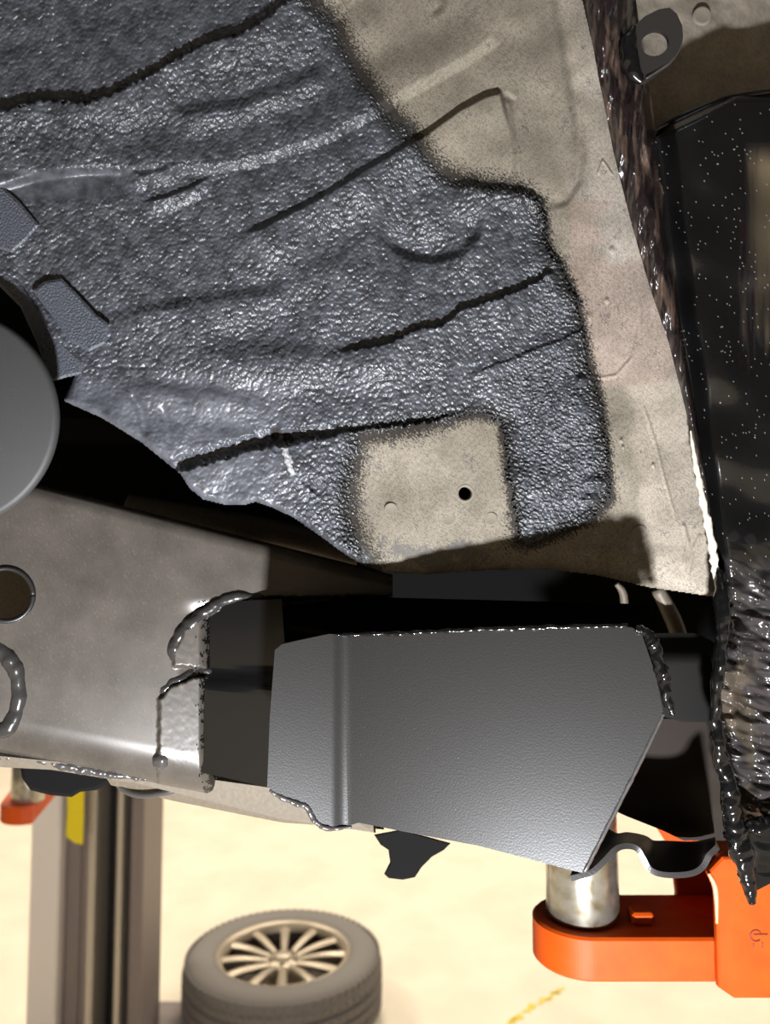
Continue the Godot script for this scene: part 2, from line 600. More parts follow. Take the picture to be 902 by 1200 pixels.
			var cc := Color(0.029, 0.0305, 0.035).lerp(Color(0.088, 0.093, 0.107), du).lerp(Color(0.016, 0.016, 0.0165), 1.0 - smoothstep(5.0, 26.0, c + 6.0 * pa))
			if x > 324.0 and x < 352.0 and y > 518.0 and y < 566.0 and TC[k] > 1.5:
				cc = Color(0.33, 0.33, 0.34)
			if gr > 0.80 and pa > 0.42: cc = Color(0.16, 0.15, 0.13)
			QC[k] = cc
	# the drain hole
	for j in NY:
		for i in NX:
			var dx := X0 + (i + 0.5) * G - 545.0
			var dy := Y0 + (j + 0.5) * G - 578.0
			if dx * dx + dy * dy < 84.0:
				skip[j * NX + i] = 1
	var panel := put("wheel_house_panel", sheet(P, NX, NY, PC, skip), M.primer, body, "bare beige-grey primer")
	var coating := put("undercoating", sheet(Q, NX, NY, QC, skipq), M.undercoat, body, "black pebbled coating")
	var toward := cam_basis * Basis(Vector3.RIGHT, PI / 2)      # turned profile facing the viewer
	var kx := PD / F
	put("hole_edge", lathe([Vector2(7.6, -14) * kx, Vector2(7.6, -1) * kx, Vector2(8.6, 0.5) * kx, Vector2(10.5, 0.4) * kx, Vector2(12, -1.5) * kx], panel_point(545, 578), toward, 36), M.primer_plain, panel)
	for s in [[525, 608, 8.5], [575, 608, 8.0], [458, 597, 8.0], [750, 626, 11.0], [740, 625, 0.0]]:
		if s[2] > 0.0:
			put("spot_weld", lathe([Vector2(0.01, 0.3) * kx, Vector2(s[2] * 0.72, 0.35) * kx, Vector2(s[2] * 0.86, 0.8) * kx, Vector2(s[2], 0.4) * kx, Vector2(s[2] * 1.05, -1.5) * kx], panel_point(s[0], s[1]), toward, 28), M.primer_plain, panel)

func panel_point(x: float, y: float) -> Vector3:
	var k := int((y - Y0) / G) * NX + int((x - X0) / G)
	return at(x, y, PD - (H[k] + 5.0 * noise(FastNoiseLite.TYPE_SIMPLEX, 1.0 / 150.0, 11, 2).get_noise_2d(x, y)) * PD / F)

# a free-form sheet given edges, with relief from a Callable(x, y) -> metres towards the viewer and colour from Callable(x, y)
func relief(left: Array, right: Array, nu: int, nv: int, depth: Callable, color: Callable) -> ArrayMesh:
	var P := PackedVector3Array()
	var C := PackedColorArray()
	for j in nv:
		var v := float(j) / (nv - 1)
		var a := along_len(left, v)
		var b := along_len(right, v)
		for i in nu:
			var p := a.lerp(b, float(i) / (nu - 1))
			P.append(at(p.x, p.y, depth.call(p.x, p.y)))
			C.append(color.call(p.x, p.y))
	return sheet(P, nu, nv, C)

func relief4(top: Array, bottom: Array, left: Array, right: Array, nu: int, nv: int, depth: Callable, color: Callable) -> ArrayMesh:
	var A := []
	var B := []
	for i in nu:
		A.append(along_len(top, float(i) / (nu - 1)))
		B.append(along_len(bottom, float(i) / (nu - 1)))
	var P := PackedVector3Array()
	var C := PackedColorArray()
	for j in nv:
		var v := float(j) / (nv - 1)
		var l := along_len(left, v)
		var r := along_len(right, v)
		for i in nu:
			var u := float(i) / (nu - 1)
			var p: Vector2 = A[i] * (1 - v) + B[i] * v + l * (1 - u) + r * u - (A[0] * (1 - u) * (1 - v) + A[nu - 1] * u * (1 - v) + B[0] * (1 - u) * v + B[nu - 1] * u * v)
			P.append(at(p.x, p.y, depth.call(p.x, p.y)))
			C.append(color.call(p.x, p.y))
	return sheet(P, nu, nv, C)

# ------------------------------------------------------------------ scene
func _ready() -> void:
	rng.seed = 7
	camera_and_light()
	materials()
	room()
	car_body()
	chassis()
	lift()
	wheel()
	small_things()

func camera_and_light() -> void:
	var cam := Camera3D.new()
	cam.name = "camera"
	cam.position = EYE
	cam.basis = cam_basis
	cam.fov = rad_to_deg(2.0 * atan(600.0 / F))
	var ca := CameraAttributesPhysical.new()
	ca.frustum_focal_length = 12.0 / (600.0 / F)
	ca.frustum_focus_distance = 0.47
	ca.exposure_aperture = 5.0
	ca.frustum_near = 0.03
	ca.frustum_far = 60.0
	cam.attributes = ca
	add_child(cam)
	cam.current = true
	var we := WorldEnvironment.new()
	we.name = "world"
	var e := Environment.new()
	e.background_mode = Environment.BG_COLOR
	e.background_color = Color(0.02, 0.02, 0.02)
	e.tonemap_mode = Environment.TONE_MAPPER_LINEAR
	e.tonemap_exposure = 1.0
	e.sdfgi_enabled = true
	e.ssao_enabled = true
	e.ssil_enabled = true
	we.environment = e
	add_child(we)

const ROOM_TONE := Color(1.0, 0.955, 0.875)
const ROOM_ENERGY := 9.5
const LAMP_TONE := Color(0.97, 0.98, 1.0)
const LAMP_ENERGY := 2.6
const LAMP_AT := Vector3(0.05, 0.87, 0.05)

func materials() -> void:
	var m := mat("primer", Color.WHITE, 0.66)
	m.metallic_specular = 0.22
	m.vertex_color_use_as_albedo = true
	m = mat("undercoat", Color.WHITE, 0.4)
	m.vertex_color_use_as_albedo = true
	m = mat("primer_plain", Color(0.44, 0.415, 0.37), 0.66)
	m.metallic_specular = 0.22
	var grain := noise(FastNoiseLite.TYPE_SIMPLEX, 0.06, 3, 3)
	var steelgrain := tex(noise(FastNoiseLite.TYPE_SIMPLEX, 0.12, 4, 2), 512, true, 1.2)
	m = mat("rail_paint", Color.WHITE, 0.29, 0.15)
	m.vertex_color_use_as_albedo = true
	m = mat("bracket_paint", Color(0.118, 0.113, 0.109), 0.33)
	m.metallic_specular = 0.42
	m.normal_enabled = true
	m.normal_texture = steelgrain
	m.normal_scale = 0.11
	tri(m, 9.0)
	m = mat("dark_steel", Color(0.16, 0.15, 0.145), 0.35)
	m.normal_enabled = true
	m.normal_texture = steelgrain
	m.normal_scale = 0.1
	tri(m, 7.0)
	m = mat("gap_shade_black", Color(0.03, 0.03, 0.029), 0.85)  # matt near-black, the darkness of the gap put into the colour
	m.metallic_specular = 0.2
	m = mat("dull_steel", Color(0.125, 0.10, 0.08), 0.55)
	m.metallic_specular = 0.25
	m = mat("dusty_steel", Color(1, 1, 1), 0.5, 0.1)
	m.albedo_texture = ramp(grain, [0.0, 0.5, 1.0], [Color(0.34, 0.31, 0.265), Color(0.37, 0.335, 0.285), Color(0.41, 0.375, 0.32)])
	tri(m, 7.0)
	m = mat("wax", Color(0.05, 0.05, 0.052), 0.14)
	m = mat("wax_dull", Color(0.075, 0.072, 0.068), 0.4)
	m.metallic_specular = 0.3
	m = mat("weld", Color(0.28, 0.27, 0.265), 0.22, 0.3)
	m = mat("seam_paint", Color(0.17, 0.165, 0.16), 0.2)
	m = mat("sill_wax", Color.WHITE, 0.2)
	m.vertex_color_use_as_albedo = true
	m = mat("seam_wax", Color.WHITE, 0.24)
	m.vertex_color_use_as_albedo = true
	m = mat("cream_sealer", Color(0.80, 0.77, 0.70), 0.4)
	m = mat("cap_grey", Color(1, 1, 1), 0.6)
	m.albedo_texture = ramp(noise(FastNoiseLite.TYPE_SIMPLEX, 0.2, 9, 3), [0.0, 0.7, 0.86, 1.0], [Color(0.19, 0.19, 0.19), Color(0.205, 0.205, 0.205), Color(0.23, 0.225, 0.22), Color(0.4, 0.39, 0.37)])
	tri(m, 7.0)
	m = mat("rubber", Color(0.06, 0.058, 0.056), 0.85)
	m.metallic_specular = 0.2
	m = mat("pad_patch", Color(0.25, 0.263, 0.29), 0.5)
	m.normal_enabled = true
	m.normal_texture = steelgrain
	m.normal_scale = 1.6
	tri(m, 7.0)
	m = mat("orange_paint", Color(1, 1, 1), 0.55)
	m.metallic_specular = 0.35
	m.albedo_texture = ramp(noise(FastNoiseLite.TYPE_SIMPLEX, 0.02, 12, 4), [0.0, 0.5, 1.0], [Color(0.72, 0.26, 0.012), Color(0.745, 0.28, 0.016), Color(0.765, 0.30, 0.022)])
	tri(m, 3.0)
	m = mat("orange_chipped", Color(0.93, 0.62, 0.46), 0.5)
	m = mat("zinc_post", Color(1, 1, 1), 0.26, 0.85)
	m.albedo_texture = ramp(noise(FastNoiseLite.TYPE_SIMPLEX, 0.02, 14, 4), [0.0, 0.35, 0.55, 1.0], [Color(0.50, 0.43, 0.30), Color(0.64, 0.61, 0.53), Color(0.70, 0.69, 0.64), Color(0.76, 0.75, 0.71)])
	tri(m, 5.0)
	m = mat("column_grey", Color(0.90, 0.875, 0.85), 0.5)
	m = mat("column_dark", Color(0.50, 0.455, 0.44), 0.5)
	m = mat("column_steel", Color(0.74, 0.71, 0.66), 0.35, 0.4)
	m = mat("column_black", Color(0.05, 0.05, 0.05), 0.6)
	m = mat("yellow_tape", Color(0.90, 0.82, 0.04), 0.5)
	m = mat("tyre", Color(0.45, 0.43, 0.415), 0.75)
	m = mat("alloy", Color(0.68, 0.63, 0.56), 0.38, 0.5)
	m = mat("rim_inside", Color(0.24, 0.19, 0.15), 0.6, 0.2)
	m = mat("mark_black", Color(0.42, 0.16, 0.06), 0.6)
	m = mat("paint_mark", Color(0.86, 0.76, 0.30), 0.7)
	m = mat("floor_paint", Color(1, 1, 1), 0.42)
	m.albedo_texture = ramp(noise(FastNoiseLite.TYPE_SIMPLEX, 0.008, 15, 5), [0.0, 0.4, 0.6, 1.0], [Color(0.84, 0.795, 0.72), Color(0.865, 0.82, 0.75), Color(0.875, 0.83, 0.76), Color(0.895, 0.85, 0.78)], 1024)
	tri(m, 0.35)
	m = mat("wall_paint", Color(0.30, 0.29, 0.28), 0.8)
	m = mat("ceiling_paint", Color(0.62, 0.61, 0.58), 0.9)
	m = mat("diffuser", Color(0.9, 0.9, 0.88), 0.6)
	m.emission_enabled = true
	m.emission = Color(1.0, 0.95, 0.86)
	m.emission_energy_multiplier = 1.5
	m = mat("lamp_face", Color(0.9, 0.9, 0.9), 0.5)
	m.emission_enabled = true
	m.emission = Color(0.97, 0.98, 1.0)
	m.emission_energy_multiplier = 4.0
	m = mat("lamp_body", Color(0.13, 0.13, 0.14), 0.5)
	m = mat("fitting_white", Color(0.8, 0.8, 0.79), 0.5)

func room() -> void:
	struct("floor", box(Vector3(0, -0.1, -1), Vector3(15, 0.2, 16), 0.001), M.floor_paint, "cream painted concrete workshop floor", "floor")
	struct("wall_back", box(Vector3(0, 2.2, -8.1), Vector3(15, 4.6, 0.2), 0.001), M.wall_paint, "dark grey painted wall beyond the lift", "wall")
	struct("wall_front", box(Vector3(0, 2.2, 5.6), Vector3(15, 4.6, 0.2), 0.001), M.wall_paint, "dark grey painted wall behind the viewer", "wall")
	struct("wall_left", box(Vector3(-6.6, 2.2, -1), Vector3(0.2, 4.6, 14), 0.001), M.wall_paint, "dark grey painted wall at the left of the hall", "wall")
	struct("wall_right", box(Vector3(6.6, 2.2, -1), Vector3(0.2, 4.6, 14), 0.001), M.wall_paint, "dark grey painted wall at the right of the hall", "wall")
	struct("ceiling", box(Vector3(0, 4.6, -1), Vector3(15, 0.2, 16), 0.001), M.ceiling_paint, "pale grey workshop ceiling", "ceiling")
	for z in [-5.6, -3.2, 3.0]:
		for x in [-3.0, 0.0, 3.0]:
			var t := thing("ceiling_light", "flat white ceiling light panel, %s row, %s" % [{-5.6: "back", -3.2: "middle", 3.0: "front"}[z], {-3.0: "left of the lift", 0.0: "in line with the car", 3.0: "right of the lift"}[x]], "ceiling light", Vector3(x, 4.5, z), "ceiling light panels")
			put("housing", box(Vector3(x, 4.47, z), Vector3(1.24, 0.06, 0.64), 0.01), M.fitting_white, t)
			put("diffuser", box(Vector3(x, 4.435, z), Vector3(1.16, 0.012, 0.56), 0.003), M.diffuser, t)
			var l := AreaLight3D.new()
			l.name = "panel_light"
			l.area_size = Vector2(1.16, 0.56)
			l.light_color = ROOM_TONE
			l.light_energy = ROOM_ENERGY
			l.area_range = 20.0
			l.shadow_enabled = true
			t.add_child(l)
			l.position = Vector3(0, -0.075, 0)
			l.rotation.x = -PI / 2
	# the inspection lamp that shines up into the wheel house
	var w := thing("work_lamp", "small black inspection lamp on a thin stand below the wheel house", "work lamp", Vector3(LAMP_AT.x, 0, LAMP_AT.z))
	var aim := (at(440, 330, PD) - LAMP_AT).normalized()
	var b := Basis.looking_at(aim, Vector3.UP)
	put("lamp_housing", box(LAMP_AT - aim * 0.016, Vector3(0.08, 0.06, 0.024), 0.004, b), M.lamp_body, w)
	put("lamp_face", box(LAMP_AT - aim * 0.003, Vector3(0.05, 0.035, 0.004), 0.001, b), M.lamp_face, w)
	put("pole", tube([LAMP_AT - aim * 0.02, Vector3(LAMP_AT.x, 0.9, LAMP_AT.z + 0.03), Vector3(LAMP_AT.x, 0.02, LAMP_AT.z + 0.03)], [0.008, 0.009, 0.009], 12, 12, 0, 1, 1, true), M.lamp_body, w)
	put("foot", lathe([Vector2(0.001, 0.03), Vector2(0.06, 0.026), Vector2(0.12, 0.012), Vector2(0.13, 0.0), Vector2(0.001, 0.0)], Vector3(LAMP_AT.x, 0, LAMP_AT.z + 0.03), Basis(), 32), M.lamp_body, w)
	var al := AreaLight3D.new()
	al.name = "lamp_light"
	al.area_size = Vector2(0.045, 0.03)
	al.light_color = LAMP_TONE
	al.light_energy = LAMP_ENERGY
	al.area_range = 8.0
	al.shadow_enabled = true
	w.add_child(al)
	al.position = LAMP_AT + aim * 0.004 - w.position
	al.basis = b

func car_body() -> void:
	var body := thing("raised_car", "raised car body seen from below, black pebbled coating over beige primer", "car body", at(450, 0, 0.5))
	build_panel(body)
	# slabs added overhead and behind to block ceiling light; dark sheet backs the gap
	put("added_overhead_slab", box(Vector3(-0.1, 1.87, 0.35), Vector3(2.2, 0.05, 3.6), 0.01), M.dark_steel, body)
	put("dark_gap_sheet", box(at(430, 535, 0.70), Vector3(0.70, 0.54, 0.012), 0.003, cam_basis), M.gap_shade_black, body)  # dark sheet added so the gap shows no light
	put("added_rear_slab", box(Vector3(-0.05, 1.55, -1.05), Vector3(1.4, 0.04, 0.85), 0.01), M.gap_shade_black, body)
	# primer sheet behind the eyelet at the upper right
	var nz := noise(FastNoiseLite.TYPE_SIMPLEX, 0.01, 71, 3)
	var sp := noise(FastNoiseLite.TYPE_SIMPLEX, 0.45, 72)
	var back := put("inner_wing_panel", relief(v2([640, -70, 690, 330]), v2([1010, -70, 1010, 330]), 160, 150, func(x, y): return 0.549 + (x - 800) * 0.00002 - 0.003 * nz.get_noise_2d(x, y), func(x, y): return Color(0.17, 0.148, 0.118) * (1.0 + 0.15 * sp.get_noise_2d(x, y) + 0.15 * nz.get_noise_2d(x, y))), M.primer, body)
	put("spot_weld", lathe([Vector2(0.0001, 0.001), Vector2(0.005, 0.0011), Vector2(0.006, 0.0014), Vector2(0.0066, 0.0006), Vector2(0.007, -0.001)], at(822, 19, 0.5485), cam_basis * Basis(Vector3.RIGHT, PI / 2), 28), M.primer_plain, back)
	# waxed black sill at the right, smooth above and wrinkled below
	var w1 := noise(FastNoiseLite.TYPE_SIMPLEX, 0.009, 73)
	var w2 := noise(FastNoiseLite.TYPE_SIMPLEX, 0.05, 74, 3)
	var w3 := noise(FastNoiseLite.TYPE_SIMPLEX, 0.30, 75)
	var w4 := noise(FastNoiseLite.TYPE_SIMPLEX, 0.026, 77, 2)
	var sill_depth := func(x, y):
		var d: float = 0.485 - 0.003 * w1.get_noise_2d(x, y)
		var low := smoothstep(620.0, 730.0, y)
		d -= 0.0036 * low * w4.get_noise_2d(x * 0.6 + y * 0.35, y * 1.5 - x * 0.6)
		d -= 0.012 * smoothstep(690.0, 760.0, y) * (1.0 - smoothstep(0.0, 22.0, absf(x - 862.0 - (y - 740) * 0.02))) * (1.0 - smoothstep(790.0, 805.0, y))
		d += 0.012 * (1.0 - smoothstep(0.0, 26.0, x - (768 + (y - 150) * 0.125)))
		d += 0.010 * (1.0 - smoothstep(0.0, 14.0, y - maxf(106.0, 157.0 - (x - 758.0) * 0.48))) + 0.00002 * w3.get_noise_2d(x, y)
		return d
	var sill_color := func(x, y):
		var c := Color(0.0075, 0.0072, 0.0075)
		var g := w3.get_noise_2d(x + 900, y)
		var st := w2.get_noise_2d(x * 1.4, y * 0.12)
		var brown_stripe := smoothstep(858, 880, x) * smoothstep(165, 200, y) * (1.0 - smoothstep(310, 420, y - st * 60))  # brown stripe down the right side of the sill
		c = c.lerp(Color(0.085, 0.066, 0.042), clampf(brown_stripe * (0.75 + 0.6 * w1.get_noise_2d(x * 2.0, y * 0.5)) * smoothstep(866, 892, x + st * 10), 0, 1))
		c = c.lerp(Color(0.030, 0.027, 0.025), smoothstep(640.0, 720.0, y + 30.0 * w1.get_noise_2d(x * 3, y * 3)))  # lower wax lightened: reflected surroundings put into its brownish tone
		var low := smoothstep(740.0, 800.0, y) * (1.0 - smoothstep(870, 890, x)) * smoothstep(-0.1, 0.4, w1.get_noise_2d(x * 2, y * 2) + 0.15)
		c = c.lerp(Color(0.07, 0.055, 0.038), low * 0.7)
		if g > 0.93 and w2.get_noise_2d(x * 3, y * 3) > -0.1: c = c.lerp(Color(0.5, 0.5, 0.5), 0.4)
		return c
	put("sill_panel", relief4(v2([758, 157, 775, 148, 800, 135, 828, 123, 855, 114, 902, 107, 985, 98]), v2([866, 962, 985, 955]), v2([758, 157, 790, 330, 806, 420, 828, 560, 842, 690, 838, 780, 838, 860, 852, 920, 866, 962]), v2([985, 98, 985, 330, 985, 560, 985, 780, 985, 955]), 210, 640, sill_depth, sill_color), M.sill_wax, body, "gloss black wax with wrinkles and dust specks")
	# the top flange of that sill
	put("sill_flange", tube([Vector3(758, 158, 0.506), Vector3(775, 149, 0.505), Vector3(800, 136, 0.5), Vector3(828, 124, 0.497), Vector3(855, 115, 0.496), Vector3(902, 108, 0.496), Vector3(985, 99, 0.496)], [0.001, 0.002, 0.002, 0.002, 0.002], 40, 10, 0.1, 3, 60), M.wax, body)
	# the folded seam between panel and sill
	var s1 := noise(FastNoiseLite.TYPE_SIMPLEX, 0.035, 76, 4)
	var s0 := noise(FastNoiseLite.TYPE_SIMPLEX, 0.035, 78, 2)
	var seam_l := v2([680, -60, 685, 0, 701, 90, 719, 180, 739, 260, 762, 340, 783, 400, 803, 480, 820, 560, 834, 640, 840, 705])
	var seam_r := v2([738, -60, 745, 0, 752, 60, 764, 120, 770, 180, 784, 270, 797, 350, 806, 420, 818, 500, 832, 580, 842, 650, 848, 712])
	put("seam_flange", relief(seam_l, seam_r, 56, 520, func(x, y):
		var a := along_x(seam_l, y)
		var b := along_x(seam_r, y)
		var u := clampf((x - a) / maxf(b - a, 1.0), 0, 1)
		return 0.489 - 0.010 * sin(u * PI) * smoothstep(-0.1, 0.9, 1.0 - y / 800.0) - 0.0045 * s0.get_noise_2d(x * 1.2 + y * 0.1, y * 0.30) - 0.0006 * s0.get_noise_2d(x * 4, y * 1.2) + 0.012 * smoothstep(0.75, 1.0, u), func(x, y):
		var c := Color(0.012, 0.011, 0.011)
		var st := s1.get_noise_2d(x * 2.2 + 50, y * 0.30)
		var rust := smoothstep(0.0, 0.45, st) * (1.0 - smoothstep(330, 480, y)) * smoothstep(-20, 60, y)
		c = c.lerp(Color(0.085, 0.055, 0.042), clampf(rust, 0, 1) * 0.8)
		return c), M.seam_wax, body, "black waxed seam with brown stains")
	put("seam_sealer", tube([Vector3(809, 505, 0.487), Vector3(815, 545, 0.484), Vector3(824, 590, 0.482), Vector3(834, 640, 0.48), Vector3(842, 690, 0.479), Vector3(846, 715, 0.482)], [0.0006, 0.0016, 0.0022, 0.0026, 0.0020, 0.001], 90, 10, 0.6, 4, 140), M.cream_sealer, body, "cream bead of seam sealer")
	put("wax_ridge", tube([Vector3(842, 668, 0.478), Vector3(846, 710, 0.470), Vector3(843, 770, 0.468), Vector3(838, 830, 0.468), Vector3(842, 880, 0.468), Vector3(852, 915, 0.467), Vector3(858, 955, 0.466), Vector3(866, 990, 0.465), Vector3(876, 1030, 0.464), Vector3(881, 1058, 0.464)], [0.002, 0.0045, 0.004, 0.0035, 0.0045, 0.005, 0.0055, 0.0065, 0.0045, 0.0022], 170, 16, 0.45, 5, 70), M.wax, body, "dripping gloss black wax")
	put("wax_ridge", tube([Vector3(868, 972, 0.474), Vector3(890, 968, 0.472), Vector3(930, 962, 0.47), Vector3(980, 955, 0.47)], [0.003, 0.005, 0.005, 0.004], 60, 12, 0.6, 6, 120), M.wax, body)
	put("sill_lip", shell(coons(v2([868, 975, 990, 962]), v2([882, 1046, 990, 990]), v2([868, 975, 876, 1030, 882, 1046]), v2([990, 962, 990, 990]), 26, 18, func(x, y): return 0.476 + 0.0015 * s1.get_noise_2d(x, y)), 26, 18, 0.002), M.wax, body)
	# the eyelet tab welded to the seam
	var tab := pv2([734, 44, 742, 30, 756, 18, 772, 11, 784, 10, 792, 18, 798, 32, 799, 46, 794, 62, 786, 74, 772, 84, 758, 94, 748, 96, 740, 84, 736, 64])
	var ctab := CSGPolygon3D.new()
	var map_tab := func(p: Vector2) -> Vector2: return Vector2((p.x - 768.0) * 0.476 / F, (50.0 - p.y) * 0.476 / F)
	var loc := PackedVector2Array()
	for p in tab: loc.append(map_tab.call(p))
	ctab.polygon = loc
	ctab.depth = 0.0035
	ctab.name = "eyelet_tab"
	ctab.material = M.dark_steel
	var hole := CSGCylinder3D.new()
	hole.name = "eye"
	hole.radius = 0.0082
	hole.height = 0.05
	hole.sides = 36
	hole.operation = CSGShape3D.OPERATION_SUBTRACTION
	hole.material = M.dark_steel
	hole.rotation.x = PI / 2
	hole.position = Vector3(-0.0005, 0.0, 0)
	ctab.add_child(hole)
	body.add_child(ctab)
	var rimp := []
	for q in [[792, 20], [797, 34], [798, 48], [793, 62], [785, 73], [771, 83], [757, 92]]: rimp.append(Vector3(q[0], q[1], 0.4755))
	put("tab_edge", tube(rimp, [0.0006, 0.0009, 0.0007], 40, 8, 0.3, 19, 200), M.weld, body, "lighter edge of the tab")  # lighter rim along the lower right of the tab
	ctab.transform = Transform3D(cam_basis * Basis(Vector3.UP, -0.12), at(768, 50, 0.476) - body.position)
	var wpts := []
	for q in [[752, 96], [742, 86], [737, 68], [736, 50], [742, 32]]: wpts.append(Vector3(q[0], q[1], 0.475))
	put("weld_bead", tube(wpts, [0.002, 0.0045, 0.0055, 0.0045, 0.002], 40, 12, 0.25, 8, 90), M.wax, body)
	# soft patches stuck to the left edge of the panel
	for s in [[[-40, 214, 0, 216, 22, 236, 46, 264, 30, 282, 14, 296, 0, 292, -40, 270], 0.496], [[38, 340, 52, 330, 72, 326, 92, 346, 112, 368, 128, 380, 124, 402, 104, 412, 82, 400, 62, 372], 0.4935], [[0, 312, 22, 330, 46, 366, 70, 398, 98, 424, 96, 438, 78, 442, 58, 448, 44, 404, 24, 360, -10, 326], 0.496]]:
		put("sealing_patch", slab(pv2(s[0]), s[1], s[1] + 0.014, 3.0, func(x, y, z): return at(x, y, z), 0.0012), M.pad_patch, body, "blue-grey stuck-on sealing patch")

func along_x(poly: Array, y: float) -> float:
	for i in poly.size() - 1:
		if y <= poly[i + 1].y:
			return lerpf(poly[i].x, poly[i + 1].x, clampf((y - poly[i].y) / (poly[i + 1].y - poly[i].y), 0, 1))
	return poly[-1].x

func web_depth(x: float) -> float:
	return 0.455 + x * 0.00013

func inside_by(poly: Array, x: float, y: float) -> float:
	var d := absf(near(poly, x, y).x)
	return d if Geometry2D.is_point_in_polygon(Vector2(x, y), PackedVector2Array(poly)) else -d

func chassis() -> void:
	shift = 0.028
	var r := thing("frame_rail", "dark grey steel frame rail with welded folded bracket", "frame rail", at(300, 900, 0.45))
	# web of the rail: rounded at the top, rolled under at the bottom
	var nu := 390
	var nv := 200
	var P := PackedVector3Array()
	var WC := PackedColorArray()
	var BP := PackedVector3Array()
	var bskip := PackedByteArray()
	var skip := PackedByteArray()
	var f1 := noise(FastNoiseLite.TYPE_SIMPLEX, 0.5, 81, 2)
	var f2 := noise(FastNoiseLite.TYPE_SIMPLEX, 0.012, 82, 3)
	var f3 := noise(FastNoiseLite.TYPE_SIMPLEX, 0.07, 83, 3)
	var upper := v2([480, 698, 268, 702, 240, 715, 216, 738, 203, 764, 203, 781, 240, 784, 480, 788, 480, 698])
	var lower := v2([480, 792, 250, 790, 225, 794, 200, 804, 186, 820, 186, 870, 184, 960, 480, 990, 480, 792])
	for j in nv:
		for i in nu:
			var x := -60.0 + 520.0 * i / (nu - 1)
			var yt := 562.0 + x * 0.255
			var yb := 868.0 + x * 0.19
			var v := float(j) / (nv - 1)
			var y := lerpf(yt - 6, yb + 15.5, v)
			var d := web_depth(x)
			var a := (yt + 12 - y) / 18.0
			if a > 0.0: d += 0.009 * (1.0 - sqrt(maxf(0.0, 1.0 - minf(a, 1.0) ** 2)))
			var b := (y - (yb - 30)) / 46.0
			if b > 0.0: d += 0.020 * (1.0 - sqrt(maxf(0.0, 1.0 - minf(b, 1.0) ** 2)))
			# two flanges of the bracket lie on the web, then turn back into a dark recess
			if x > 170.0 and y > 690.0:
				var wob := 1.6 * f3.get_noise_2d(x, y)
				var n1 := inside_by(upper, x, y) + wob
				var n2 := inside_by(lower, x, y) + wob
				var on := maxf(smoothstep(-1.5, 2.0, n1), smoothstep(-1.5, 2.0, n2))
				d -= 0.0038 * on * (1.0 + 0.012 * f3.get_noise_2d(x, y))
				d += 0.022 * smoothstep(232.0, 268.0, x) * on + 0.006 * (1.0 - on) * smoothstep(205, 240, x) * smoothstep(700, 740, y)
			P.append(at(x, y, d))
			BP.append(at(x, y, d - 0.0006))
			var f := f1.get_noise_2d(x * 1.2, y * 1.2)
			var c := Color(0.061, 0.053, 0.045) * (1.0 + 0.14 * f + 0.25 * f2.get_noise_2d(x, y))
			if f > 0.76: c *= 1.25
			WC.append(c)
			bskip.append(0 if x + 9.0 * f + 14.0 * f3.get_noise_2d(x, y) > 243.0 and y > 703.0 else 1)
			skip.append(1 if Vector2((x - 7.0) / 31.5, (y - 697.0) / 30.5).length() < 1.0 else 0)
	var web := put("rail_web", sheet(P, nu, nv, WC, skip), M.rail_paint, r)
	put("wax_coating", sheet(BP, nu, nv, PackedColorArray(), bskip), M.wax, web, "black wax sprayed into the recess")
	var hp := []
	for k in 41:
		var a := TAU * k / 40.0
		hp.append(Vector3(7.0 + 32.0 * cos(a), 697.0 + 31.0 * sin(a), web_depth(7.0 + 32.0 * cos(a)) - 0.0004))
	put("hole_edge", tube(hp, [0.0016, 0.0016], 60, 8), M.bracket_paint, web)
	var inner := begin()
	for k in 40:
		var a := [hp[k] + Vector3(0, 0, 0.0), hp[k + 1]]
		quad(inner, at3(a[0]), at3(a[1]), at(a[1].x, a[1].y, a[1].z + 0.012), at(a[0].x, a[0].y, a[0].z + 0.012))
	put("hole_wall", done(inner), M.dark_steel, web)
	put("rail_back", box(at(90, 745, 0.54), Vector3(0.26, 0.11, 0.004), 0.001, cam_basis), M.dusty_steel, r)
	# ragged weld along the joggle
	put("weld_bead", tube([Vector3(440, 694, web_depth(440) + 0.0185), Vector3(352, 697, web_depth(352) + 0.0105), Vector3(300, 699, web_depth(300) + 0.0015), Vector3(268, 702, web_depth(268) + 0.0005), Vector3(245, 714, web_depth(245) + 0.0005), Vector3(220, 734, web_depth(220) + 0.0005), Vector3(206, 756, web_depth(206) + 0.0010), Vector3(202, 780, web_depth(202) + 0.0045)], [0.0016, 0.002, 0.003, 0.004, 0.0042, 0.0046, 0.0050, 0.003], 90, 14, 0.3, 9, 90), M.seam_paint, r, "glossy dark weld")
	put("weld_bead", tube([Vector3(262, 786, web_depth(262) + 0.0065), Vector3(240, 786, web_depth(240) + 0.0045), Vector3(214, 794, web_depth(214) + 0.0020), Vector3(194, 806, web_depth(194) + 0.0020), Vector3(187, 824, web_depth(187) + 0.0030), Vector3(187, 860, web_depth(187) + 0.0030), Vector3(189, 884, web_depth(189) + 0.0045)], [0.002, 0.003, 0.0034, 0.0034, 0.0026, 0.0030, 0.003], 80, 14, 0.35, 10, 100), M.seam_paint, r, "glossy dark weld")
	put("weld_bead", tube([Vector3(188, 878, web_depth(188) + 0.0025), Vector3(189, 890, web_depth(189) + 0.0010), Vector3(191, 902, web_depth(191) + 0.0045)], [0.003, 0.0058, 0.002], 30, 16, 0.25, 11, 150), M.weld, r)
